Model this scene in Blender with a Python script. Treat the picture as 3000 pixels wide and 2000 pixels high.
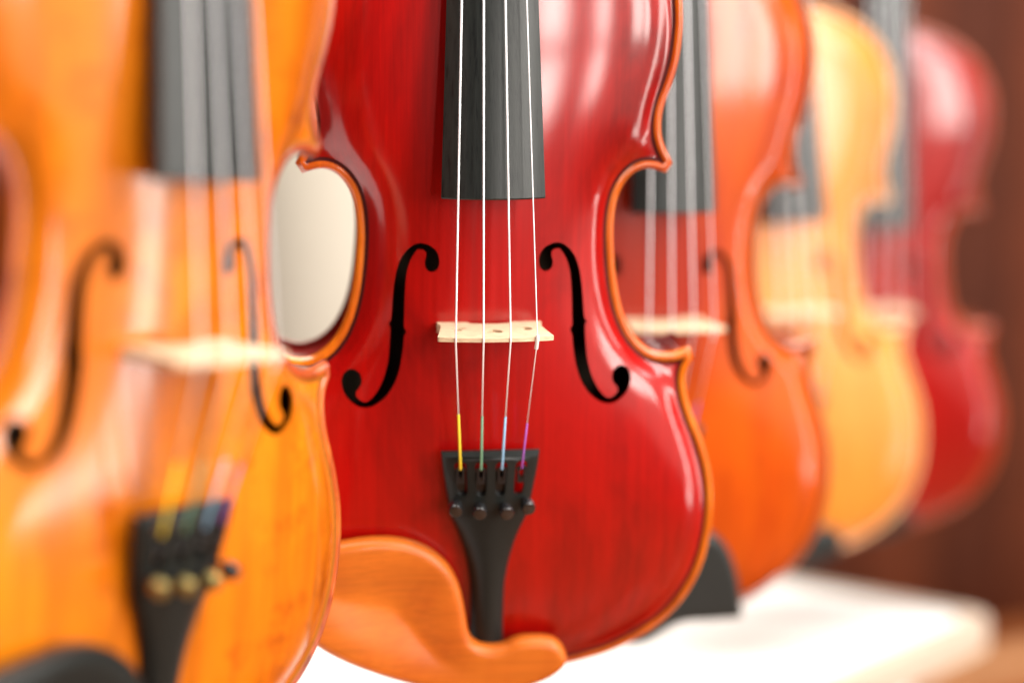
import bpy, math, random
import numpy as np
from mathutils import Matrix, Vector
from mathutils.geometry import delaunay_2d_cdt

random.seed(4)
for _o in list(bpy.data.objects):
    bpy.data.objects.remove(_o)
SC = bpy.context.scene
COL = SC.collection
MM = 0.001

# ------------------------------------------------------------------ camera
CAM_H, PITCH = 1.25, math.radians(3.0)
cam_d = bpy.data.cameras.new("camera")
cam = bpy.data.objects.new("camera", cam_d)
COL.objects.link(cam)
cam.location = (0, 0, CAM_H)
cam.rotation_euler = (math.radians(90) - PITCH, 0, 0)
cam_d.lens, cam_d.sensor_width = 55.0, 36.0
cam_d.clip_start, cam_d.clip_end = 0.02, 60
cam_d.dof.use_dof = True
cam_d.dof.focus_distance = 0.634
cam_d.dof.aperture_fstop = 1.75
SC.camera = cam

# ------------------------------------------------------------------ world, lamps, exposure
world = bpy.data.worlds.new("World")
SC.world = world
world.use_nodes = True
bg = world.node_tree.nodes["Background"]
bg.inputs[0].default_value = (1.0, 0.90, 0.80, 1)
bg.inputs[1].default_value = 0.03


def area_light(name, loc, target, sx, sy, radiance, color=(1, 1, 1)):
    d = bpy.data.lights.new(name, 'AREA')
    d.shape = 'RECTANGLE'
    d.size, d.size_y = sx, sy
    d.energy = radiance * math.pi * sx * sy
    d.color = color
    o = bpy.data.objects.new(name, d)
    COL.objects.link(o)
    o.location = loc
    o.rotation_euler = (Vector(target) - Vector(loc)).to_track_quat('-Z', 'Y').to_euler()
    return o


TGT = (0.0, 0.7, 1.15)


def at_az(az, d, z):
    a = math.radians(az)
    return (math.sin(a) * d, 0.7 - math.cos(a) * d, z)


WARM = (1.0, 0.95, 0.88)
# window panes (glazing bars leave gaps between them)
area_light("window_light", at_az(18.5, 2.3, 0.92), TGT, 0.15, 0.21, 38.0, WARM)
area_light("window_light", at_az(18.5, 2.3, 1.36), TGT, 0.15, 0.54, 38.0, WARM)
area_light("window_light", at_az(27.5, 2.3, 0.94), TGT, 0.13, 0.22, 28.0, WARM)
area_light("window_light", at_az(27.5, 2.3, 1.37), TGT, 0.13, 0.54, 28.0, WARM)
area_light("window_light", at_az(44.5, 2.3, 1.60), TGT, 0.33, 1.02, 22.0, WARM)
area_light("window_light", at_az(54.0, 2.3, 1.60), TGT, 0.33, 1.02, 22.0, WARM)
area_light("window_light", at_az(86.5, 2.3, 1.25), TGT, 0.24, 1.30, 15.0, WARM)
area_light("sill_light", at_az(82, 2.25, 0.52), TGT, 0.60, 0.12, 17.0, WARM)
area_light("wall_bounce_light", at_az(61, 2.6, 1.42), TGT, 3.6, 1.9, 1.1, (1.0, 0.88, 0.76))
area_light("overhead_or_fill_light", (0.3, 0.9, 3.0), (0.1, 0.9, 0), 2.6, 2.6, 11.0, (1.0, 0.97, 0.93))
area_light("overhead_or_fill_light", (1.75, -0.35, 2.7), TGT, 1.2, 1.2, 16.0, (1.0, 0.97, 0.93))  # added fill lamp, placed where the bellies do not mirror it

SC.view_settings.view_transform = 'Standard'
SC.view_settings.look = 'None'
SC.view_settings.exposure = -0.38
SC.view_settings.gamma = 1.0
SC.cycles.use_denoising = True
SC.cycles.max_bounces = 8
SC.cycles.sample_clamp_indirect = 8


# ------------------------------------------------------------------ materials
def new_mat(name):
    m = bpy.data.materials.new(name)
    m.use_nodes = True
    nt = m.node_tree
    return m, nt, nt.nodes["Principled BSDF"]


def noise_val(nt, scale, stretch, detail=4, rough=0.6, dist=0.0):
    tc = nt.nodes.new("ShaderNodeTexCoord")
    mp = nt.nodes.new("ShaderNodeMapping")
    mp.inputs["Scale"].default_value = stretch
    nz = nt.nodes.new("ShaderNodeTexNoise")
    nz.inputs["Scale"].default_value = scale
    nz.inputs["Detail"].default_value = detail
    nz.inputs["Roughness"].default_value = rough
    nz.inputs["Distortion"].default_value = dist
    nt.links.new(tc.outputs["Object"], mp.inputs[0])
    nt.links.new(mp.outputs[0], nz.inputs["Vector"])
    return nz.outputs["Fac"]


def ramp(nt, fac, stops):
    r = nt.nodes.new("ShaderNodeValToRGB")
    el = r.color_ramp.elements
    while len(el) < len(stops):
        el.new(0.5)
    for e, (p, c) in zip(el, stops):
        e.position = p
        e.color = (*c, 1) if len(c) == 3 else c
    nt.links.new(fac, r.inputs[0])
    return r.outputs[0]


def mul(nt, a, b, fac=1.0):
    x = nt.nodes.new("ShaderNodeMix")
    x.data_type = 'RGBA'
    x.blend_type = 'MULTIPLY'
    x.inputs[0].default_value = fac
    nt.links.new(a, x.inputs[6])
    nt.links.new(b, x.inputs[7])
    return x.outputs[2]


def bump(nt, bsdf, fac, strength, dist=0.0002):
    b = nt.nodes.new("ShaderNodeBump")
    b.inputs["Strength"].default_value = strength
    b.inputs["Distance"].default_value = dist
    nt.links.new(fac, b.inputs["Height"])
    nt.links.new(b.outputs[0], bsdf.inputs["Normal"])


def varnish(name, col, dark, grain=0.18, rough=0.32, coat=1.0, coat_rough=0.12, wear=0.0, axis='y', blotch=0.35, shade_patch=None):
    """varnished tonewood: fine grain along the plate, soft blotches, clear coat"""
    m, nt, b = new_mat(name)
    st = (1.0, 0.012, 1.0) if axis == 'y' else (0.02, 1.0, 1.0)
    st2 = (1.0, 0.07, 1.0) if axis == 'y' else (0.08, 1.0, 1.0)
    g = noise_val(nt, 620, st, 3, 0.75)
    gcol = ramp(nt, g, [(0.36, (1 - grain,) * 3), (0.62, (1, 1, 1))])
    band = noise_val(nt, 75, st2, 3, 0.6)
    bcol = ramp(nt, band, [(0.34, (1 - 0.55 * blotch,) * 3), (0.60, (1, 1, 1))])
    bl = noise_val(nt, 14, (1.0, 0.45, 1.0), 5, 0.65, 0.5)
    base = ramp(nt, bl, [(0.33, dark), (0.50, tuple(col[i] * (1 - blotch) + dark[i] * blotch for i in range(3))), (0.64, col)])
    if shade_patch:                                   # painted shade and red bounce from the neighbouring violin
        cx, cy, rx, ry, pc = shade_patch
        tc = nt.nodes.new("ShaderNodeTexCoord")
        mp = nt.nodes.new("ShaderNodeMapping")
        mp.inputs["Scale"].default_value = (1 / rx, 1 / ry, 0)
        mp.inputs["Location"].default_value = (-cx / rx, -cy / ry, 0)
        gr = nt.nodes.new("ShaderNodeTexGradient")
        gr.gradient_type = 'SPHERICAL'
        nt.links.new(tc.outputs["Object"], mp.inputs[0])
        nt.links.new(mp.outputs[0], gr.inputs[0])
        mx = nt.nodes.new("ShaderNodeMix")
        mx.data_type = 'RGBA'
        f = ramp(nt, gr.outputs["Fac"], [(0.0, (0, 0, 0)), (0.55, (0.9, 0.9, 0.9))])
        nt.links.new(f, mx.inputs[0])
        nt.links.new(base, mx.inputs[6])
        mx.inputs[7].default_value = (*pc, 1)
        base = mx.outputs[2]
    out = mul(nt, mul(nt, base, gcol), bcol)
    if wear > 0:
        w = noise_val(nt, 160, (1, 0.5, 1), 6, 0.75)
        out = mul(nt, out, ramp(nt, w, [(0.30, (0.25, 0.12, 0.06)), (0.36, (1, 1, 1))]), wear)
        w2 = noise_val(nt, 45, (1, 1, 1), 5, 0.7)
        out = mul(nt, out, ramp(nt, w2, [(0.33, (0.6, 0.45, 0.3)), (0.47, (1, 1, 1))]), wear)
    nt.links.new(out, b.inputs["Base Color"])
    b.inputs["Roughness"].default_value = rough
    b.inputs["Coat Weight"].default_value = coat
    b.inputs["Coat Roughness"].default_value = coat_rough
    b.inputs["Specular IOR Level"].default_value = 0.15
    bump(nt, b, g, 0.12, 0.00006)
    return m


def plain(name, col, rough=0.4, metal=0.0, noise=0.12, scale=300, stretch=(1, 1, 1), coat=0.0, bmp=0.0, spec=0.5):
    m, nt, b = new_mat(name)
    n = noise_val(nt, scale, stretch, 4, 0.65)
    c = ramp(nt, n, [(0.3, tuple(x * (1 - noise) for x in col)), (0.7, tuple(min(1, x * (1 + noise * 0.6)) for x in col))])
    nt.links.new(c, b.inputs["Base Color"])
    b.inputs["Roughness"].default_value = rough
    b.inputs["Metallic"].default_value = metal
    b.inputs["Coat Weight"].default_value = coat
    b.inputs["Coat Roughness"].default_value = 0.15
    b.inputs["Specular IOR Level"].default_value = spec
    if bmp:
        bump(nt, b, n, bmp, 0.0001)
    return m


def ebony():
    m, nt, b = new_mat("ebony")
    n = noise_val(nt, 700, (1, 0.05, 1), 5, 0.7)
    c = ramp(nt, n, [(0.36, (0.004, 0.005, 0.005)), (0.45, (0.012, 0.014, 0.013)), (0.8, (0.018, 0.021, 0.019))])
    nt.links.new(c, b.inputs["Base Color"])
    b.inputs["Roughness"].default_value = 0.36
    b.inputs["Specular IOR Level"].default_value = 0.36
    bump(nt, b, n, 0.35, 0.0001)
    return m


M_EBONY = ebony()
M_PLASTIC = plain("black_plastic", (0.010, 0.012, 0.011), 0.42, noise=0.15, scale=900, bmp=0.1, spec=0.28)
M_BLACKMETAL = plain("black_metal", (0.010, 0.010, 0.011), 0.22, metal=0.0, coat=0.6)
M_GLOSSY = plain("glossy_black_plastic", (0.016, 0.018, 0.017), 0.4, coat=0.0, spec=0.35)
M_YELLOW_SHEEN = plain("yellow_sheen_metal", (0.38, 0.31, 0.12), 0.42, metal=1.0)  # yellow reflection on the tuner knobs, put into the metal colour
M_CHROME = plain("chrome_metal", (0.65, 0.65, 0.66), 0.22, metal=1.0)
M_STRING = plain("silver_string", (0.97, 0.96, 0.98), 0.50, metal=0.5, noise=0.03, scale=2500, stretch=(0.2, 1, 0.2), bmp=0.2)
M_BRIDGE = plain("maple_bridge", (0.66, 0.50, 0.32), 0.55, noise=0.22, scale=900, stretch=(0.25, 1, 1))
M_INSIDE = plain("dark_interior", (0.045, 0.030, 0.015), 0.8)
M_WHITE_SLEEVE = plain("white_sleeve", (0.85, 0.82, 0.80), 0.4, noise=0.03)
M_YELLOW = plain("yellow_thread", (0.90, 0.66, 0.03), 0.6, noise=0.1, scale=3000)
M_GREEN = plain("green_thread", (0.17, 0.36, 0.22), 0.6, noise=0.35, scale=3000)
M_BLUE = plain("blue_thread", (0.28, 0.52, 0.75), 0.6, noise=0.1, scale=3000)
M_PURPLE = plain("purple_thread", (0.36, 0.10, 0.48), 0.6, noise=0.2, scale=3000)
M_PURFLING = plain("dark_purfling", (0.055, 0.004, 0.003), 0.6, coat=0.0, spec=0.12)
M_PURFLING2 = plain("brown_purfling", (0.12, 0.035, 0.006), 0.6, coat=0.0, spec=0.15)
M_PURFLING3 = plain("pale_brown_purfling", (0.30, 0.09, 0.008), 0.6, coat=0.0, spec=0.15)
M_BOXWOOD = varnish("boxwood_chinrest", (0.62, 0.15, 0.014), (0.50, 0.095, 0.009), grain=0.14, rough=0.42, coat=0.25,
                    coat_rough=0.25, axis='x', blotch=0.3)

# ------------------------------------------------------------------ mesh helpers (millimetres in, metres out)


def link_mesh(name, verts, faces, smooth=True, flat_faces=None):
    me = bpy.data.meshes.new(name)
    me.from_pydata([tuple(float(c) * MM for c in v) for v in verts], [], [tuple(int(i) for i in f) for f in faces])
    me.update()
    if smooth:
        me.polygons.foreach_set("use_smooth", [True] * len(me.polygons))
    return me


def sharp(me, ang=40):
    me.set_sharp_from_angle(angle=math.radians(ang))
    return me


def obj(name, me, mat, parent=None):
    o = bpy.data.objects.new(name, me)
    COL.objects.link(o)
    if not me.materials:
        me.materials.append(None)
    o.material_slots[0].link = 'OBJECT'
    o.material_slots[0].material = mat
    if parent is not None:
        o.parent = parent
    return o


def catmull(P, step=1.5):
    P = np.array(P, float)
    Q = np.vstack([2 * P[0] - P[1], P, 2 * P[-1] - P[-2]])
    out = []
    for i in range(1, len(Q) - 2):
        p0, p1, p2, p3 = Q[i - 1:i + 3]
        n = max(2, int(np.linalg.norm(p2 - p1) / 0.25))
        for k in range(n):
            t = k / n
            out.append(0.5 * (2 * p1 + (p2 - p0) * t + (2 * p0 - 5 * p1 + 4 * p2 - p3) * t * t + (3 * p1 - p0 - 3 * p2 + p3) * t ** 3))
    out.append(Q[-2])
    out = np.array(out)
    L = np.r_[0, np.cumsum(np.linalg.norm(np.diff(out, axis=0), axis=1))]
    n = max(2, int(round(L[-1] / step)) + 1)
    s = np.linspace(0, L[-1], n)
    R = np.c_[np.interp(s, L, out[:, 0]), np.interp(s, L, out[:, 1])]
    return R


def smooth_line(R, it):
    R = R.copy()
    for _ in range(it):
        R[1:-1] = 0.5 * R[1:-1] + 0.25 * (R[:-2] + R[2:])
    return R


def dist_to(P, loop):
    """distance of points P to a closed polyline"""
    A, B = loop, np.roll(loop, -1, axis=0)
    AB = B - A
    den = (AB ** 2).sum(1) + 1e-12
    out = np.empty(len(P))
    for s in range(0, len(P), 4000):
        p = P[s:s + 4000, None, :]
        t = np.clip(((p - A) * AB).sum(2) / den, 0, 1)
        q = A + t[..., None] * AB
        out[s:s + 4000] = np.sqrt(((p - q) ** 2).sum(2).min(1))
    return out


def inside(P, loop):
    x, y = P[:, 0], P[:, 1]
    r = np.zeros(len(P), bool)
    n = len(loop)
    j = n - 1
    for i in range(n):
        xi, yi = loop[i]
        xj, yj = loop[j]
        if yi != yj:
            c = ((yi > y) != (yj > y)) & (x < (xj - xi) * (y - yi) / (yj - yi) + xi)
            r ^= c
        j = i
    return r


def ccw(loop):
    a = (loop[:, 0] * np.roll(loop[:, 1], -1) - np.roll(loop[:, 0], -1) * loop[:, 1]).sum()
    return loop if a > 0 else loop[::-1]


def offset_in(loop, d):
    """inward offset of a ccw loop, swallow tails removed"""
    t = np.roll(loop, -1, axis=0) - np.roll(loop, 1, axis=0)
    t /= np.linalg.norm(t, axis=1)[:, None] + 1e-12
    nrm = np.c_[-t[:, 1], t[:, 0]]
    Q = loop + nrm * d
    ok = (dist_to(Q, loop) > d * 0.985 - 0.01) & inside(Q, loop)
    Q = Q[ok]
    keep = [0]
    for i in range(1, len(Q)):
        if np.linalg.norm(Q[i] - Q[keep[-1]]) > 0.55:
            keep.append(i)
    return Q[keep]


def triangulate(loops, pts, keep_fn):
    V, E = [], []
    for lp in loops:
        b = len(V)
        n = len(lp)
        V += [tuple(p) for p in lp]
        E += [(b + i, b + (i + 1) % n) for i in range(n)]
    V += [tuple(p) for p in pts]
    vo, eo, fo, _, _, _ = delaunay_2d_cdt([Vector(v) for v in V], E, [], 0, 1e-5)
    vo = np.array([(v.x, v.y) for v in vo])
    F = np.array([f for f in fo if len(f) == 3])
    c = vo[F].mean(1)
    F = F[keep_fn(c)]
    return vo, F


def grid_pts(loop, step):
    lo, hi = loop.min(0), loop.max(0)
    xs = np.arange(math.floor(lo[0] / step) * step, hi[0] + step, step)
    ys = np.arange(math.floor(lo[1] / step) * step, hi[1] + step, step)
    g = np.stack(np.meshgrid(xs, ys), -1).reshape(-1, 2)
    return g


def compact(V, F):
    used = np.unique(F)
    m = -np.ones(len(V), int)
    m[used] = np.arange(len(used))
    return V[used], m[F], used


def tube(path, r, seg=10, cap=True):
    """round bar along a 3d path, r a number or one per point"""
    path = np.array(path, float)
    n = len(path)
    r = np.broadcast_to(np.array(r, float), (n,))
    V, F = [], []
    for i in range(n):
        t = path[min(i + 1, n - 1)] - path[max(i - 1, 0)]
        t /= np.linalg.norm(t)
        a = np.cross(t, [0.13, 0.2, 0.97] if abs(t[2]) < 0.9 else [1, 0, 0])
        a /= np.linalg.norm(a)
        b = np.cross(t, a)
        for k in range(seg):
            an = 2 * math.pi * k / seg
            V.append(path[i] + r[i] * (math.cos(an) * a + math.sin(an) * b))
    for i in range(n - 1):
        for k in range(seg):
            k2 = (k + 1) % seg
            F.append((i * seg + k, i * seg + k2, (i + 1) * seg + k2, (i + 1) * seg + k))
    if cap:
        F.append(tuple(range(seg))[::-1])
        F.append(tuple((n - 1) * seg + k for k in range(seg)))
    return V, F


def merge(*parts):
    V, F = [], []
    for v, f in parts:
        b = len(V)
        V += [tuple(p) for p in v]
        F += [tuple(i + b for i in q) for q in f]
    return V, F


def box(x0, x1, y0, y1, z0, z1):
    V = [(x, y, z) for z in (z0, z1) for y in (y0, y1) for x in (x0, x1)]
    F = [(0, 2, 3, 1), (4, 5, 7, 6), (0, 1, 5, 4), (2, 6, 7, 3), (0, 4, 6, 2), (1, 3, 7, 5)]
    return V, F


def solid_plate(outer, holes, step, top, bot, rings=()):
    """plate with holes: top/bot are height functions of (points, distance to the outer edge)"""
    outer = ccw(outer)
    loops = [outer] + [offset_in(outer, r) for r in rings] + list(holes)
    g = grid_pts(outer, step)
    g = g[inside(g, outer)]
    dm = dist_to(g, outer)
    g = g[dm > (max(rings) + 0.6 * step if rings else 0.5 * step)]
    for h in holes:
        g = g[~inside(g, h)]
        g = g[dist_to(g, h) > 0.4 * step]
    V, F = triangulate(loops, g, lambda c: inside(c, outer) & np.all([~inside(c, h) for h in holes] + [np.ones(len(c), bool)], axis=0))
    V, F, _ = compact(V, F)
    d = dist_to(V, outer)
    n = len(V)
    T = np.c_[V, top(V, d)]
    B = np.c_[V, bot(V, d)]
    VV = np.vstack([T, B])
    # boundary edges get walls
    cnt = {}
    for a, b, c in F:
        for e in ((a, b), (b, c), (c, a)):
            cnt[e] = 1
    FF = [tuple(f) for f in F] + [(c + n, b + n, a + n) for a, b, c in F]
    for (a, b) in cnt:
        if (b, a) not in cnt:
            FF.append((b, a, a + n, b + n))
    return VV, FF


# ------------------------------------------------------------------ violin outline and plates
SEG_A = [(0, -1.2), (15, -1.1), (28, -0.2), (38.5, 1.2), (47.5, 3.2), (56, 5.6), (64, 9), (71.5, 13), (78, 17.2), (84, 22),
         (89.3, 27.8), (93.8, 34.3), (97.2, 41), (100, 48.5), (102, 57), (103.2, 66), (103.5, 75), (103, 84), (101.5, 92.5),
         (99.2, 100.5), (96.2, 108.8), (93.2, 116), (90.8, 122.5), (89.4, 128.5), (88.9, 134), (89.8, 138.6), (92.0, 142.2)]
SEG_C = [(90.6, 147.6), (87.3, 146.6), (84, 145.4), (80, 144.9), (76, 145.4), (72.2, 147), (68.4, 150), (65, 154), (61.9, 159.6), (59.4, 166.3),
         (57.6, 174), (56.4, 182), (55.6, 190.5), (55.2, 199), (55.6, 207), (56.6, 213), (58.4, 217.8), (61, 221.6), (64, 224.3),
         (67.6, 225.8), (71.2, 225.8), (74.4, 224.7), (77.6, 223.9)]
SEG_E = [(80.4, 228.2), (78.6, 231.6), (76.6, 235.4), (75.2, 239.6), (74.8, 244.4), (75.2, 249.4), (76.4, 254.2), (78.3, 259.4),
         (80.2, 265.6), (81.9, 273), (82.9, 283), (82.9, 292), (81.4, 304), (77.4, 316), (70.5, 327), (61, 336), (49, 343),
         (36, 348), (24, 351.5), (12, 354), (0, 355)]
half = np.vstack([smooth_line(catmull(SEG_A), 3), smooth_line(catmull(SEG_C), 3), smooth_line(catmull(SEG_E), 3)])
left = half[::-1] * [-1, 1]
OUT = ccw(np.vstack([half, left[1:-1]]))

F_PTS = [(21.2, 187.8), (21.5, 190.3), (22.8, 192.9), (25.0, 194.6), (27.8, 195.6), (30.6, 195.4), (33.5, 193.6), (36.1, 190.5),
         (37.7, 187.1), (38.9, 183.0), (39.8, 177.5), (40.4, 171.3), (40.9, 165.0), (41.3, 162.6), (42.3, 161.6), (41.4, 160.3), (41.6, 154.6),
         (42.2, 147.8), (43.2, 142.5), (45.0, 136.9), (47.5, 132.2), (50.2, 129.0), (52.6, 127.8), (54.8, 128.7), (56.6, 130.6),
         (57.0, 132.1), (56.0, 133.2), (54.5, 135.2), (54.1, 137.6), (54.9, 140.0), (56.8, 141.5), (58.9, 141.6), (61.0, 140.1),
         (62.1, 137.7), (62.1, 135.1), (61.2, 132.1), (59.4, 129.3), (56.8, 127.1), (54.0, 125.9), (50.8, 126.0), (47.6, 127.5),
         (44.4, 130.1), (41.7, 133.6), (39.6, 137.8), (38.1, 142.6), (37.0, 148.4), (36.3, 154.6), (36.1, 157.4), (35.0, 158.2),
         (36.1, 159.4), (36.0, 165.1), (35.8, 172.4), (35.3, 180.0), (34.7, 184.1), (33.4, 188.4), (31.5, 191.9), (29.1, 194.3),
         (27.3, 193.1), (26.1, 192.0), (25.3, 191.0), (26.4, 189.8), (26.9, 187.7), (26.5, 185.6), (25.2, 184.2), (23.4, 184.1), (21.8, 185.5)]
_f = np.array(F_PTS)
F_R0 = ccw(catmull(np.vstack([_f, _f[:1]]), 0.8)[:-1])
F_L0 = ccw(F_R0 * [-1, 1])

# arching: screened Poisson height field inside the outline, 1 mm grid
GX0, GY0, GNX, GNY = -108, -4, 217, 364
gx = np.arange(GNX) + GX0
gy = np.arange(GNY) + GY0
GG = np.stack(np.meshgrid(gx, gy), -1).reshape(-1, 2).astype(float)
MASK = inside(GG, OUT).reshape(GNY, GNX)


def solve_arch(lam):
    # coarse-to-fine SOR-free relaxation: many vectorised Jacobi sweeps started from a distance guess
    d = np.where(MASK, dist_to(GG, OUT).reshape(GNY, GNX), 0)
    k2 = 1.0 / lam ** 2
    phi = (1 - np.exp(-d / lam)) / k2
    for _ in range(1500):
        s = np.zeros_like(phi)
        s[1:-1, 1:-1] = phi[:-2, 1:-1] + phi[2:, 1:-1] + phi[1:-1, :-2] + phi[1:-1, 2:]
        phi = np.where(MASK, (s + 1.0) / (4 + k2), 0)
    return phi * k2


PHI = solve_arch(27.0)
_c = PHI[int(161 - GY0), int(-GX0)]
CROWN = 12.6


def sample(F, P):
    x = np.clip(P[:, 0] - GX0, 0, GNX - 1.001)
    y = np.clip(P[:, 1] - GY0, 0, GNY - 1.001)
    i, j = x.astype(int), y.astype(int)
    fx, fy = x - i, y - j
    return (F[j, i] * (1 - fx) * (1 - fy) + F[j, i + 1] * fx * (1 - fy) + F[j + 1, i] * (1 - fx) * fy + F[j + 1, i + 1] * fx * fy)


def sstep(t):
    t = np.clip(t, 0, 1)
    return t * t * t * (t * (6 * t - 15) + 10)


RIM_D = [0, 0.35, 0.8, 1.4, 2.1, 2.9, 3.5, 4.4, 5.2, 6.2, 8.2]
RIM_W = [-2.6, -1.1, -0.35, 0.1, 0.2, -0.05, -0.4, -0.75, -0.85, -0.82, -0.58]


def arch(P, d, crown=CROWN):
    ph = sample(PHI, P) / _c
    lng = 0.80 + 0.20 * np.cos(np.clip((P[:, 1] - 170) / 190, -1, 1) * math.pi * 0.62)
    lng /= 1.0
    w = crown * ph * lng * sstep((ph - 0.07) / 0.44)
    w = crown * 1.12 * (1 - np.exp(-w / crown * 1.05)) / (1 - math.exp(-1.12 * 1.05)) * 0.93
    rim = np.interp(d, RIM_D, RIM_W)
    rim = np.where(d > 8.2, -0.58 * (1 - sstep((ph - 0.33) / 0.4)), rim)
    return w + rim


def grown(g):
    out = []
    for lp in (F_R0, F_L0):
        t = np.roll(lp, -2, axis=0) - np.roll(lp, 2, axis=0)
        t /= np.linalg.norm(t, axis=1)[:, None]
        q = lp + np.c_[t[:, 1], -t[:, 0]] * g
        if g > 0:
            q = q[dist_to(q, lp) > g * 0.97]
        out.append(q)
    return out


def belly_meshes(grow=0.0, only_belly=False):
    F_R, F_L = grown(grow)
    rings = [0.35, 0.8, 1.4, 2.1, 2.9, 3.5, 4.4, 5.2, 6.2, 8.2]
    loops = [OUT] + [offset_in(OUT, r) for r in rings] + [F_R, F_L]
    g = grid_pts(OUT, 2.4)
    g = g[inside(g, OUT)]
    g = g[dist_to(g, OUT) > 9.4]
    for h in (F_R, F_L):
        g = g[~inside(g, h)]
        g = g[dist_to(g, h) > 0.9]
    V, F = triangulate(loops, g, lambda c: inside(c, OUT) & ~inside(c, F_R) & ~inside(c, F_L))
    V, F, _ = compact(V, F)
    d = dist_to(V, OUT)
    W = arch(V, d)
    VV = np.c_[V, W]
    cd = dist_to(V[F].mean(1), OUT)
    full = link_mesh("belly_full", VV, F)
    nrm = np.array([v.normal[:] for v in full.vertices])
    res = []
    for nm, sel in (("belly", cd > 5.2), ("purfling", (cd > 3.5) & (cd <= 5.2)), ("edge", cd <= 3.5)):
        Fs = F[sel]
        v2, f2, used = compact(VV, Fs)
        N = nrm[used]
        v2 = list(map(tuple, v2))
        f2 = [tuple(f) for f in f2]
        N = [tuple(x) for x in N]
        if nm in ("belly", "edge"):           # walls: sound-hole sides, outer edge side
            cnt = {(a, b) for f in f2 for a, b in ((f[0], f[1]), (f[1], f[2]), (f[2], f[0]))}
            pl = np.array([(v[0], v[1]) for v in v2])
            db = dist_to(pl, OUT)
            dep = 1.4 if nm == "belly" else 1.6
            for (a, b) in list(cnt):
                if (b, a) in cnt:
                    continue
                if (nm == "belly" and db[a] < 7) or (nm == "edge" and db[a] > 0.1):
                    continue
                base = len(v2)
                t = np.array(v2[b]) - np.array(v2[a])
                nn = np.cross(t, [0, 0, 1.0])
                nn = tuple(nn / (np.linalg.norm(nn) + 1e-9))
                for i in (a, b):
                    v2.append(v2[i]); N.append(nn)
                for i in (a, b):
                    v2.append((v2[i][0], v2[i][1], v2[i][2] - dep)); N.append(nn)
                f2.append((base + 1, base, base + 2, base + 3))
        me = link_mesh(nm, v2, f2)
        me.normals_split_custom_set_from_vertices(N)
        res.append(me)
        if only_belly:
            break
    bpy.data.meshes.remove(full)
    return res


ME_BELLY, ME_PURF, ME_EDGE = belly_meshes(0.25)
ME_BELLY_OPEN = belly_meshes(0.7, True)[0]        # the amber violin has fuller sound holes


def loft_walls(loop, w0, w1, n=3):
    m = len(loop)
    V, F = [], []
    for k in range(n):
        w = w0 + (w1 - w0) * k / (n - 1)
        V += [(p[0], p[1], w) for p in loop]
    for k in range(n - 1):
        for i in range(m):
            j = (i + 1) % m
            F.append((k * m + i, k * m + j, (k + 1) * m + j, (k + 1) * m + i))
    return V, F


RIB = offset_in(OUT, 2.8)
ME_RIBS = link_mesh("ribs", *loft_walls(RIB, -34.0, -3.6))
_ln = offset_in(OUT, 4.0)
_lv, _lf = loft_walls(_ln, -33.4, -3.4)
_lf.append(tuple(range(len(_ln))))
ME_LINING = link_mesh("lining", _lv, _lf, smooth=False)


def back_mesh():
    V, F = solid_plate(OUT, [], 6.0, lambda P, d: np.full(len(P), -34.0) - 0 * d,
                       lambda P, d: -37.6 - 11.0 * sample(PHI, P) * sstep((d - 3) / 20), rings=(1.0, 5.0))
    return sharp(link_mesh("back", V, F), 50)


ME_BACK = back_mesh()


# fingerboard
def fb_w(v):
    return 39.6 - 0.126 * (v - 161)


def fingerboard():
    V, F = [], []
    vs = [216.2, 216.8, 230, 260, 300, 356, 420, 486]
    n = 16
    for i, v in enumerate(vs):
        hw = 21.4 + (12.0 - 21.4) * (v - 216.2) / (486 - 216.2)
        if i == 0:
            hw -= 0.4
        wc = fb_w(v) - (0.5 if i == 0 else 0)
        row = []
        for k in range(n + 1):
            u = -hw + 2 * hw * k / n
            row.append((u, v, wc - (42 - math.sqrt(42 * 42 - u * u))))
        sag = 42 - math.sqrt(42 * 42 - hw * hw)
        eb = wc - sag - 6.0
        row.append((hw - 0.6, v, eb))
        row.append((-hw + 0.6, v, eb))
        V += row
    m = n + 3
    for i in range(len(vs) - 1):
        for k in range(m):
            k2 = (k + 1) % m
            F.append((i * m + k, i * m + k2, (i + 1) * m + k2, (i + 1) * m + k))
    F.append(tuple(range(m))[::-1])
    F.append(tuple((len(vs) - 1) * m + k for k in range(m)))
    me = link_mesh("fingerboard", V, F)
    return sharp(me, 35)


ME_FB = fingerboard()


def neck():
    V, F = [], []
    n = 12
    rows = [(352, 13.5, -2.0, -34), (357, 13.5, 2.0, -30), (364, 12.5, 5, -8), (376, 12, 5, -4), (420, 11.4, 0, -9), (486, 10.8, -8, -20),
            (500, 11.5, -12, -28), (560, 9.5, -30, -52)]
    for v, hw, _t, b in rows:
        t = fb_w(v) - 7.5 if v < 490 else fb_w(v) - 4
        b = min(b, t - 6)
        for k in range(n + 1):
            a = math.pi * k / n
            V.append((-hw * math.cos(a), v, t - (t - b) * math.sin(a)))
    m = n + 1
    for i in range(len(rows) - 1):
        for k in range(m):
            k2 = (k + 1) % m
            F.append((i * m + k, i * m + k2, (i + 1) * m + k2, (i + 1) * m + k))
    F.append(tuple(range(m)))
    F.append(tuple((len(rows) - 1) * m + k for k in range(m))[::-1])
    return sharp(link_mesh("neck", V, F), 50)


ME_NECK = neck()


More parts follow.
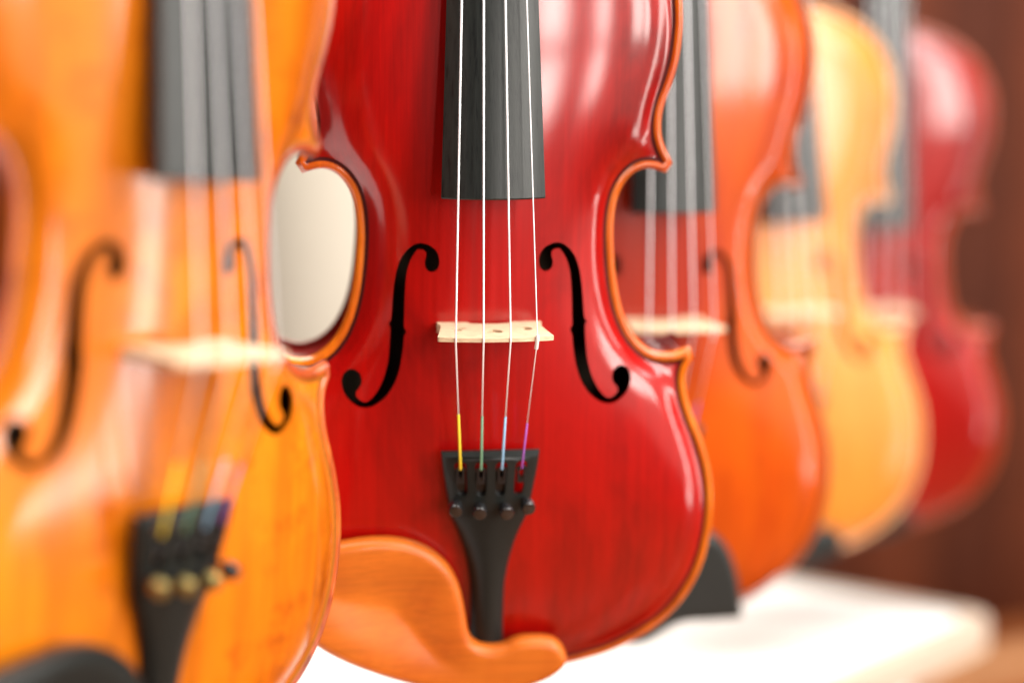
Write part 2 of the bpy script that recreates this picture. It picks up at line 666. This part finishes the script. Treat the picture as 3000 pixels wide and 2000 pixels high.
# bridge: outline in (u, w), thickness along v
def bridge():
    R = 78.0
    topc = 44.6
    right = [(9.5, 11.9), (15.0, 11.7), (21.6, 11.0), (22.2, 12.4), (22.0, 15.0), (21.2, 17.4), (21.0, 20.0), (21.3, 23.0), (21.7, 26),
             (22.2, 30), (22.9, 35), (23.6, 39.0), (23.7, 40.2), (23.3, 40.9)]
    top = [(u, topc - (R - math.sqrt(R * R - u * u))) for u in np.linspace(22.2, -22.2, 36)]
    leftp = [(-u, w) for u, w in right[::-1]]
    mid = [(-8.9, 13.6), (-7.5, 15.2), (-3, 15.9), (0, 16.0), (3, 15.9), (7.5, 15.2), (8.9, 13.6)]
    P = ccw(np.array(right + top + leftp + mid))
    P = np.array([p for i, p in enumerate(P) if np.linalg.norm(p - P[i - 1]) > 0.05])
    heart = ccw(catmull([(0, 27.2), (2.6, 28.6), (3.8, 31.4), (2.6, 33.8), (0.6, 33.0), (0, 32.0), (-0.6, 33.0), (-2.6, 33.8), (-3.8, 31.4), (-2.6, 28.6), (0, 27.2)], 0.8)[:-1])
    kid = ccw(catmull([(10.4, 24.6), (13.2, 22.8), (16.0, 24.2), (16.6, 27.2), (14.4, 29.4), (12.6, 28.0), (13.6, 26.2), (12.2, 25.4), (10.4, 24.6)], 0.8)[:-1])
    kid2 = ccw(kid * [-1, 1])

    def th(w):
        return 4.2 + (1.5 - 4.2) * np.clip((w - 12) / 33, 0, 1)
    # plane coordinates (u, w) -> solid plate along v: front face (towards the tailpiece) is straight
    VV, FF = solid_plate(P, [heart, kid, kid2], 1.6, lambda Q, d: 161.2 + 0.3 * th(Q[:, 1]), lambda Q, d: 161.2 - 0.7 * th(Q[:, 1]))
    V = [(x, z, y) for x, y, z in VV]
    F = [tuple(reversed(f)) for f in FF]
    return sharp(link_mesh("bridge", V, F), 30)


ME_BRIDGE = bridge()

# tailpiece
TP_HALF = [(8, 5.2), (12, 6.6), (20, 7.3), (31, 7.2), (45, 7.4), (53, 8.4), (60, 9.7), (68, 11.9), (74, 14.2), (79, 16.4), (85, 17.7), (92, 18.8),
           (100, 20.1), (106, 20.8), (108.6, 21.0)]


def tp_w(v):
    return 12.5 + (27.0 - 12.5) * np.clip(v / 108.0, 0, 1)


def tp_surface(P):
    hw = np.interp(P[:, 1], [a for a, b in TP_HALF], [b for a, b in TP_HALF])
    r = np.clip(np.abs(P[:, 0]) / hw, 0, 1)
    sag = np.interp(P[:, 1], [0, 60, 108], [3.5, 4.5, 3.6])
    return tp_w(P[:, 1]) - sag * r ** 2


def tailpiece():
    rt = catmull([(b, a) for a, b in TP_HALF], 2.2)
    P = ccw(np.vstack([rt, rt[::-1] * [-1, 1]]))
    holes = []
    for c in (-13.0, -4.4, 4.4, 13.0):
        s = []
        for a in np.linspace(0, math.pi, 7):
            s.append((c * 1.0 + 2.55 * math.cos(a), 103.2 + 1.6 * math.sin(a)))
        cc = c * 0.92
        for a in np.linspace(math.pi, 2 * math.pi, 7):
            s.append((cc + 2.1 * math.cos(a), 91.0 + 1.6 * math.sin(a)))
        holes.append(ccw(np.array(s)))
    VV, FF = solid_plate(P, holes, 2.2, lambda Q, d: tp_surface(Q) - 1.3 * (1 - np.clip(d / 1.2, 0, 1)) ** 2,
                         lambda Q, d: tp_surface(Q) - 3.6, rings=(0.4, 1.2))
    return sharp(link_mesh("tailpiece", VV, FF), 40)


ME_TAIL = tailpiece()


def fine_tuner(i):
    u = (-13.0, -4.4, 4.4, 13.0)[i]
    uk = (-15.0, -4.9, 5.3, 14.6)[i]
    vk = (85.2, 84.2, 83.8, 85.4)[i]
    w = tp_w(98.0) - (1.6 if abs(u) > 8 else 0.3)
    wk = w - 0.6
    parts = []
    # lever with a two-pronged hook in the slot
    for s in (-1, 1):
        parts.append(box(u + s * 1.25 - 0.45, u + s * 1.25 + 0.45, 97.0, 102.6, w - 3.0, w + 0.9))
    parts.append(box(u - 1.7, u + 1.7, 95.0, 98.0, w - 3.4, w - 0.2))
    parts.append(tube([(u - 2.2, 101.2, w - 0.4), (u + 2.2, 101.2, w - 0.4)], 0.7, 8))
    if i < 3:                                  # black plate added under these slots to stand in for their shade
        parts.append(box(u - 2.6, u + 2.6, 88.5, 99.5, w - 6.0, w - 4.4))
    # screw and knurled knob standing up from the tailpiece
    lean = np.array([0.10 * (1 if u > 0 else -0.4), -0.25, 0.96])
    b0 = np.array([uk, vk + 2.2, wk - 3])
    parts.append(tube([b0, b0 + lean * 5.5], 1.1, 10))
    k0 = b0 + lean * 5.5
    knob = (tube([k0, k0 + lean * 0.5, k0 + lean * 4.2, k0 + lean * 4.9, k0 + lean * 5.1], [2.5, 3.05, 3.05, 2.7, 2.0], 20))
    return sharp(link_mesh("fine_tuner", *merge(*parts)), 35), sharp(link_mesh("tuner_knob", *knob), 35)


_ft = [fine_tuner(i) for i in range(4)]
ME_TUNER = [a for a, b in _ft]
ME_KNOB = [b for a, b in _ft]

# strings
S_U = (-16.6, -5.5, 5.5, 16.6)
S_R = (0.41, 0.40, 0.38, 0.25)
S_W = [44.6 - (78 - math.sqrt(78 * 78 - u * u)) + r * 0.6 for u, r in zip(S_U, S_R)]
S_NUT = (-8.0, -2.7, 2.7, 8.0)
S_E = [(-13.0, 101.4), (-4.4, 101.4), (4.4, 101.4), (13.0, 101.4)]


def string_pts(i):
    a = np.array([S_NUT[i], 486, fb_w(486) + 0.3])
    b = np.array([S_U[i], 160.9, S_W[i]])
    w = tp_w(98.0) - (1.6 if abs(S_E[i][0]) > 8 else 0.3)
    c = np.array([S_E[i][0], S_E[i][1], w + 0.9])
    return a, b, c


WRAP0 = (0.56, 0.57, 0.58, 0.64)
ME_STRING, ME_WRAP = [], []
for i in range(4):
    a, b, c = string_pts(i)
    lower = b + (c - b) * WRAP0[i]
    ME_STRING.append(link_mesh("string", *tube([a, b + [0, 0.7, 0.05], b - [0, 0.5, 0.02], lower], [S_R[i], S_R[i], S_R[i], S_R[i] * 0.9], 8)))
    ME_WRAP.append(link_mesh("thread_winding", *tube([lower, c - (c - b) * 0.01, c], [S_R[i] + 0.14, S_R[i] + 0.16, 0.3], 8)))
a, b, c = string_pts(3)
e = (c - b) / np.linalg.norm(c - b)
ME_SLEEVE = sharp(link_mesh("string_sleeve", *tube([b + [-.02, 1.8, 0.15], b + [0, 0.4, 0.35], b + e * 0.8 + [0, 0, .2], b + e * 4.4], [0.75, 0.8, 0.8, 0.85], 12)), 40)


# chinrest
def chinrest(kind):
    if kind == 'side':
        P = [(-84, 33), (-91, 44), (-90, 56), (-82, 64.5), (-73, 68.6), (-63.2, 70.2), (-54, 71.2), (-45, 71), (-36.1, 69.3), (-28.7, 66.3), (-22.2, 61.9),
             (-17.2, 56.5), (-13.9, 50.1), (-11.9, 43.5), (-10.6, 36.7), (-9.6, 30.3), (-8.4, 25.3), (-6.0, 22.0), (-2.3, 20.2), (2.6, 19.6), (7.6, 20.6),
             (11.6, 22.6), (17.0, 23.4), (24.5, 23.0), (29.2, 21.6), (32.4, 18.6), (34.2, 14.8), (34.3, 11.2), (31.4, 7.4), (25.5, 3.6),
             (15, 0.2), (2, -1.8), (-14, -1.0), (-29, 2.4), (-41.3, 6.8), (-52.8, 12.0), (-63.8, 17.6), (-73, 23.4)]
        W0, thick = 23.5, 10.5
    else:
        P = [(-85, 40), (-83, 54), (-74, 65), (-60, 70), (-44, 68), (-30, 60), (-20, 49), (-12, 55), (-2, 54), (10, 54), (22, 54), (31, 51), (37, 44), (41.5, 34), (44.5, 22),
             (46, 11), (45.5, 6.5), (30, 6.0), (12, 5.5), (-8, -4), (-30, -2), (-52, 5), (-70, 15), (-80, 28)]
        W0, thick = 25.0, 14.0
    P = np.array(P, float)
    L = ccw(catmull(np.vstack([P, P[:1]]), 1.6)[:-1])
    r = 4.0

    def top(Q, d):
        e = 1 - np.clip(d / r, 0, 1)
        w = W0 - r * (1 - np.sqrt(np.clip(1 - e * e, 0, 1)))
        bowl = 5.5 * sstep((d - 1) / 36) * sstep((-Q[:, 0] + 5) / 30)
        lift = 4.0 * sstep((-Q[:, 0] - 20) / 50)
        return w - bowl + lift

    def bot(Q, d):
        lift = 4.0 * sstep((-Q[:, 0] - 20) / 50)
        return np.full(len(Q), W0 - thick) + lift + 2.5 * (1 - np.clip(d / 3, 0, 1)) ** 2
    VV, FF = solid_plate(L, [], 3.0, top, bot, rings=(0.12, 0.45, 1.0, 1.8, 2.8, 4.0, 5.5))
    return sharp(link_mesh("chinrest", VV, FF), 50)


ME_CHIN = {'side': chinrest('side'), 'centre': chinrest('centre')}
_cl = []
for u in (-26, -12):
    _cl.append(tube([(u, -4.5, 13), (u, -4.5, 2), (u, -4.5, 1.8), (u, -4.5, -22), (u, -4.5, -22.2), (u, -4.5, -38)], [1.6, 1.6, 3.4, 3.4, 1.6, 1.6], 14))
_cl.append(box(-31, -7, -6.5, 7, -41.5, -38))
ME_CLAMP = sharp(link_mesh("chinrest_clamp", *merge(*_cl)), 40)
ME_BUTTON = sharp(link_mesh("end_button", *tube([(0, 2, -18), (0, -4, -18), (0, -5, -18), (0, -12, -18), (0, -14, -18)], [3.5, 3.5, 7, 7.5, 5], 18)), 40)
ME_GUT = link_mesh("tail_gut", *merge(tube([(-3, 12, 9.5), (-3, 2, 3.5), (-2, -2.2, 0), (-1, -3.5, -16)], 0.9, 8), tube([(3, 12, 9.5), (3, 2, 3.5), (2, -2.2, 0), (1, -3.5, -16)], 0.9, 8)))


# ------------------------------------------------------------------ placing the violins
def cam_to_world(p):
    cp, sp = math.cos(PITCH), math.sin(PITCH)
    x, y, z = p
    return Vector((x, z * cp - y * sp, CAM_H - z * sp - y * cp))


def pose_matrix(T, yaw, tilt, roll):
    B = np.array([[1, 0, 0], [0, -1, 0], [0, 0, -1.]])
    cy, sy = math.cos(yaw), math.sin(yaw)
    ct, st = math.cos(tilt), math.sin(tilt)
    cr, sr = math.cos(roll), math.sin(roll)
    Ry = np.array([[cy, 0, -sy], [0, 1, 0], [sy, 0, cy]])
    Rt = np.array([[1, 0, 0], [0, ct, -st], [0, st, ct]])
    Rr = np.array([[cr, -sr, 0], [sr, cr, 0], [0, 0, 1]])
    Rm = Ry @ Rt @ Rr @ B
    cp, sp = math.cos(PITCH), math.sin(PITCH)
    Wm = np.array([[1, 0, 0], [0, -sp, cp], [0, -cp, -sp]])   # camera axes (right, down, forward) to world
    M = Wm @ Rm
    t = cam_to_world([c * MM for c in T])
    return Matrix([[*M[0], t[0]], [*M[1], t[1]], [*M[2], t[2]], [0, 0, 0, 1]])


THREADS = (M_YELLOW, M_GREEN, M_BLUE, M_PURPLE)


def make_violin(label, pose, body, edge, purf, back, chin, chin_mat, tuner_mat=M_BLACKMETAL, belly=None):
    root = bpy.data.objects.new("violin", None)
    COL.objects.link(root)
    root.empty_display_size = 0.05
    root['label'] = label
    root['category'] = "violin"
    root['group'] = "violins hanging in a row above the white table"
    T = pose[:3]
    root.matrix_world = pose_matrix(T, *[math.radians(a) for a in pose[3:6]])
    obj("belly", belly or ME_BELLY, body, root)
    obj("purfling", ME_PURF, purf, root)
    obj("edge", ME_EDGE, edge, root)
    obj("ribs", ME_RIBS, back, root)
    obj("lining", ME_LINING, M_INSIDE, root)
    obj("back", ME_BACK, back, root)
    nk = obj("neck", ME_NECK, back, root)
    obj("fingerboard", ME_FB, M_EBONY, root)
    obj("bridge", ME_BRIDGE, M_BRIDGE, root)
    tp = obj("tailpiece", ME_TAIL, M_PLASTIC, root)
    for me in ME_TUNER:
        obj("fine_tuner", me, M_BLACKMETAL, tp)
    for k, me in enumerate(ME_KNOB):
        obj("tuner_knob", me, tuner_mat if k < 3 else M_BLACKMETAL, tp)
    obj("tail_gut", ME_GUT, M_BLACKMETAL, root)
    obj("end_button", ME_BUTTON, M_EBONY, root)
    for i in range(4):
        s = obj("string", ME_STRING[i], M_STRING, root)
        obj("thread_winding", ME_WRAP[i], THREADS[i], s)
        if i == 3:
            obj("string_sleeve", ME_SLEEVE, M_WHITE_SLEEVE, s)
    ch = obj("chinrest", ME_CHIN[chin], chin_mat, root)
    obj("chinrest_clamp", ME_CLAMP, M_CHROME, ch)
    return root


V_RED = varnish("red_varnish", (0.43, 0.0015, 0.0005), (0.20, 0.0008, 0.0004), grain=0.18, blotch=0.22, rough=0.34, coat_rough=0.115)
V_RED2 = varnish("red_varnish_far", (0.38, 0.003, 0.001), (0.22, 0.002, 0.002), rough=0.34, coat_rough=0.08)
V_AMBER = varnish("amber_varnish", (0.82, 0.238, 0.006), (0.70, 0.15, 0.002), grain=0.22, rough=0.36, coat_rough=0.12, wear=0.8, blotch=0.7)
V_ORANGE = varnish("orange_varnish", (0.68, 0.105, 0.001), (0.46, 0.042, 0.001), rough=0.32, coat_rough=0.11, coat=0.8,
                   shade_patch=(-0.012, 0.180, 0.062, 0.095, (0.34, 0.009, 0.001)))
V_HONEY = varnish("honey_varnish", (0.82, 0.29, 0.045), (0.74, 0.21, 0.02), rough=0.38, coat_rough=0.2)
E_ORANGE = varnish("orange_edge_wood", (0.86, 0.23, 0.006), (0.60, 0.07, 0.002), grain=0.2, rough=0.35, coat_rough=0.15, blotch=0.6)
E_WORN = varnish("worn_edge_wood", (0.85, 0.20, 0.02), (0.40, 0.05, 0.01), grain=0.35, rough=0.4, coat_rough=0.2, wear=1.0, blotch=0.8)
E_BROWN = varnish("brown_edge_wood", (0.45, 0.09, 0.02), (0.25, 0.04, 0.01), rough=0.35)
E_PALE = varnish("pale_edge_wood", (0.92, 0.52, 0.25), (0.85, 0.42, 0.18), rough=0.4)
E_RUST = varnish("rust_edge_wood", (0.55, 0.065, 0.012), (0.25, 0.04, 0.01), rough=0.4)
R_RED = varnish("red_rib_wood", (0.36, 0.012, 0.006), (0.12, 0.004, 0.002), rough=0.35, grain=0.4)
R_BROWN = varnish("brown_rib_wood", (0.45, 0.10, 0.02), (0.25, 0.04, 0.01), rough=0.35)

POSES = {
    1: (-133.1, 159.1, 543.3, 54.4, 7.8, -3.6),
    2: (-12.6, 148.5, 706.5, 6.7, 11.4, -0.8),
    3: (68.5, 146.0, 820.0, 14.0, 10.0, -1.5),
    4: (172.1, 139.2, 1004.2, 15.4, 6.1, -3.4),
    5: (243.9, 133.3, 1114.9, 4.6, 10.0, 0.0),
}
make_violin("glossy deep red violin with light wood chinrest, in focus", POSES[2], V_RED, E_ORANGE, M_PURFLING, R_RED, 'side', M_BOXWOOD)
make_violin("amber orange violin nearest the camera, turned to the right, with a yellow sheen on the tuner knobs", POSES[1], V_AMBER, E_WORN, M_PURFLING3, R_BROWN, 'side', M_PLASTIC, M_YELLOW_SHEEN, ME_BELLY_OPEN)
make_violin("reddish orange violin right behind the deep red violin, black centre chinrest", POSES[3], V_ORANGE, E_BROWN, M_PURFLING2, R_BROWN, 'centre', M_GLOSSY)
make_violin("pale honey yellow violin between the reddish orange one and the far red one", POSES[4], V_HONEY, E_PALE, M_PURFLING2, E_PALE, 'side', M_PLASTIC)
make_violin("farthest violin, dark red and blurred against the brown wall", POSES[5], V_RED2, E_RUST, M_PURFLING2, R_BROWN, 'side', M_PLASTIC)


# ------------------------------------------------------------------ setting
def px(x, y, z):
    """world point on the horizontal plane z seen at photo pixel (x, y); used once, to size the table"""
    f = 55 / 36 * 3000
    a, b = (x - 1500) / f, (y - 1000) / f
    cp, sp = math.cos(PITCH), math.sin(PITCH)
    d = (a, cp - b * sp, -sp - b * cp)
    t = (z - CAM_H) / d[2]
    return (d[0] * t * 1000, d[1] * t * 1000)


M_TABLE = plain("white_tabletop", (0.86, 0.85, 0.82), 0.45, noise=0.02, scale=30)
TZ = 1000.0
A_ = np.array(px(2930, 1790, 1.0))      # far right corner
DIR = np.array([147.0, 178.0]); DIR /= np.linalg.norm(DIR)
B_ = np.array(px(2230, 1672, 1.0))
FAR = (B_ - A_) / np.linalg.norm(B_ - A_)
c1 = A_
c2 = A_ + FAR * 520
c3 = c2 - DIR * 1500
c4 = c1 - DIR * 1500


def rounded(poly, r, n=8):
    out = []
    m = len(poly)
    for i in range(m):
        p, a, b = poly[i], poly[i - 1], poly[(i + 1) % m]
        u = (a - p) / np.linalg.norm(a - p)
        w = (b - p) / np.linalg.norm(b - p)
        for k in range(n + 1):
            t = k / n
            out.append(p + u * r * (1 - t) ** 2 + w * r * t ** 2)
    return ccw(np.array(out))


tl = rounded([c1, c2, c3, c4], 28)
VV, FF = [], []
prof = [(-1.4, -23), (-30, -8), (-30.0, 0.0)]
cen = tl.mean(0)


def inset(off):
    return tl + (cen - tl) / np.linalg.norm(cen - tl, axis=1)[:, None] * (-off)


for off, z in prof:
    VV += [(p[0], p[1], TZ + z) for p in inset(off)]
nT = len(tl)
for k in range(len(prof) - 1):
    for i in range(nT):
        j = (i + 1) % nT
        FF.append((k * nT + i, k * nT + j, (k + 1) * nT + j, (k + 1) * nT + i))
FF.append(tuple((len(prof) - 1) * nT + i for i in range(nT)))
FF.append(tuple(range(nT))[::-1])
BV, BF = [], []
_bp = ((-1.0, -24), (-0.2, -6.5), (-1.2, -3.2), (-3.5, -1.2), (-7, -0.3), (-30.4, 0.4), (-30.5, -1.0))
for off, z in _bp:
    BV += [(p[0] - cen[0], p[1] - cen[1], TZ + z) for p in inset(off)]
for k in range(len(_bp) - 1):
    for i in range(nT):
        j = (i + 1) % nT
        BF.append((k * nT + i, k * nT + j, (k + 1) * nT + j, (k + 1) * nT + i))
BF.append(tuple(range(nT))[::-1])
M_BAND = plain("beige_edge_band", (0.46, 0.36, 0.28), 0.6, noise=0.1, scale=60)
table = bpy.data.objects.new("table", None)
COL.objects.link(table)
table.location = (cen[0] * MM, cen[1] * MM, 0)
table['label'] = "white tabletop with rounded corners under the row of violins"
table['category'] = "table"
VV = [(x - cen[0], y - cen[1], z) for x, y, z in VV]
obj("tabletop", sharp(link_mesh("tabletop", VV, FF), 60), M_TABLE, table)
obj("edge_band", sharp(link_mesh("edge_band", BV, BF), 60), M_BAND, table)
for k, c in enumerate((c1, c2, c3, c4)):
    q = c + (cen - c) * 0.15 - cen
    obj("leg", link_mesh("leg", *tube([(q[0], q[1], 0), (q[0], q[1], TZ - 25)], 22, 12)), M_TABLE, table)

# floor
M_FLOOR = varnish("oak_floor", (0.42, 0.17, 0.06), (0.22, 0.08, 0.025), grain=0.3, rough=0.45, coat=0.2, axis='x')
fl = obj("floor", link_mesh("floor", [(-6000, -4000, 0), (6000, -4000, 0), (6000, 6000, 0), (-6000, 6000, 0)], [(0, 1, 2, 3)], smooth=False), M_FLOOR)
fl['kind'] = "structure"

# wood panelled wall behind, board by board
WALL_Y = 2900.0
M_WALLS = [varnish("brown_board_%s" % n, c, tuple(x * 0.6 for x in c), grain=0.3, rough=0.6, coat=0.0, coat_rough=0.3)
           for n, c in (("mid", (0.165, 0.034, 0.010)), ("dark", (0.10, 0.020, 0.006)), ("light", (0.21, 0.045, 0.012)))]
bk = obj("wall", link_mesh("wall", *box(-2600, 2600, WALL_Y + 22, WALL_Y + 60, 0, 2600)), M_WALLS[1])
bk['kind'] = "structure"
bw = 146
bm_ = sharp(link_mesh("board", *box(-bw / 2 + 3, bw / 2 - 3, 0, 18, 0, 2600)), 30)
k = 0
x = -2500
while x < 2500:
    o = obj("board", bm_, M_WALLS[random.choice((0, 0, 1, 2))], bk)
    o.location = (x * MM, (WALL_Y + random.uniform(0, 3)) * MM, 0)
    x += bw

# wooden side counter in front of the wall
M_COUNTER = varnish("counter_wood", (0.62, 0.24, 0.085), (0.35, 0.11, 0.03), grain=0.3, rough=0.35, coat=0.4, coat_rough=0.25, axis='x', blotch=0.9)
ct = bpy.data.objects.new("counter", None)
COL.objects.link(ct)
ct.location = (0.95, 1.45, 0)
ct.rotation_euler = (0, 0, math.radians(28))
ct['label'] = "low wooden counter along the brown wall, behind the white table"
ct['category'] = "counter"
_pal = [varnish("plank_%s" % n, c, tuple(x * 0.7 for x in c), grain=0.25, rough=0.4, coat=0.3, coat_rough=0.3, axis='x')
        for n, c in (("tan", (0.30, 0.085, 0.024)), ("pale", (0.60, 0.30, 0.14)), ("brown", (0.24, 0.06, 0.016)))]
_pw = 95
_pm = sharp(link_mesh("plank", *box(-700, 1000, -_pw / 2 + 1.5, _pw / 2 - 1.5, 692, 722)), 30)
for q in range(12):
    o = obj("plank", _pm, _pal[(0, 2, 0, 1, 0, 2, 1, 0, 2, 0, 1, 0)[q]], ct)
    o.location = (0.0, (-300 + _pw * q) * MM, random.uniform(0, 0.0015))
obj("counter_body", sharp(link_mesh("counter_body", *box(-680, 980, -330, 780, 0, 688)), 30), M_WALLS[0], ct)

# round cream column
M_CREAM = plain("cream_paint", (0.52, 0.47, 0.385), 0.6, noise=0.03, scale=20)
pl = obj("column", link_mesh("column", *tube([(-190, 1750, 0), (-190, 1750, 2600)], 130, 48)), M_CREAM)
sharp(pl.data, 60)
pl['label'] = "smooth round cream column seen through the waist of the red violin"
pl['category'] = "column"
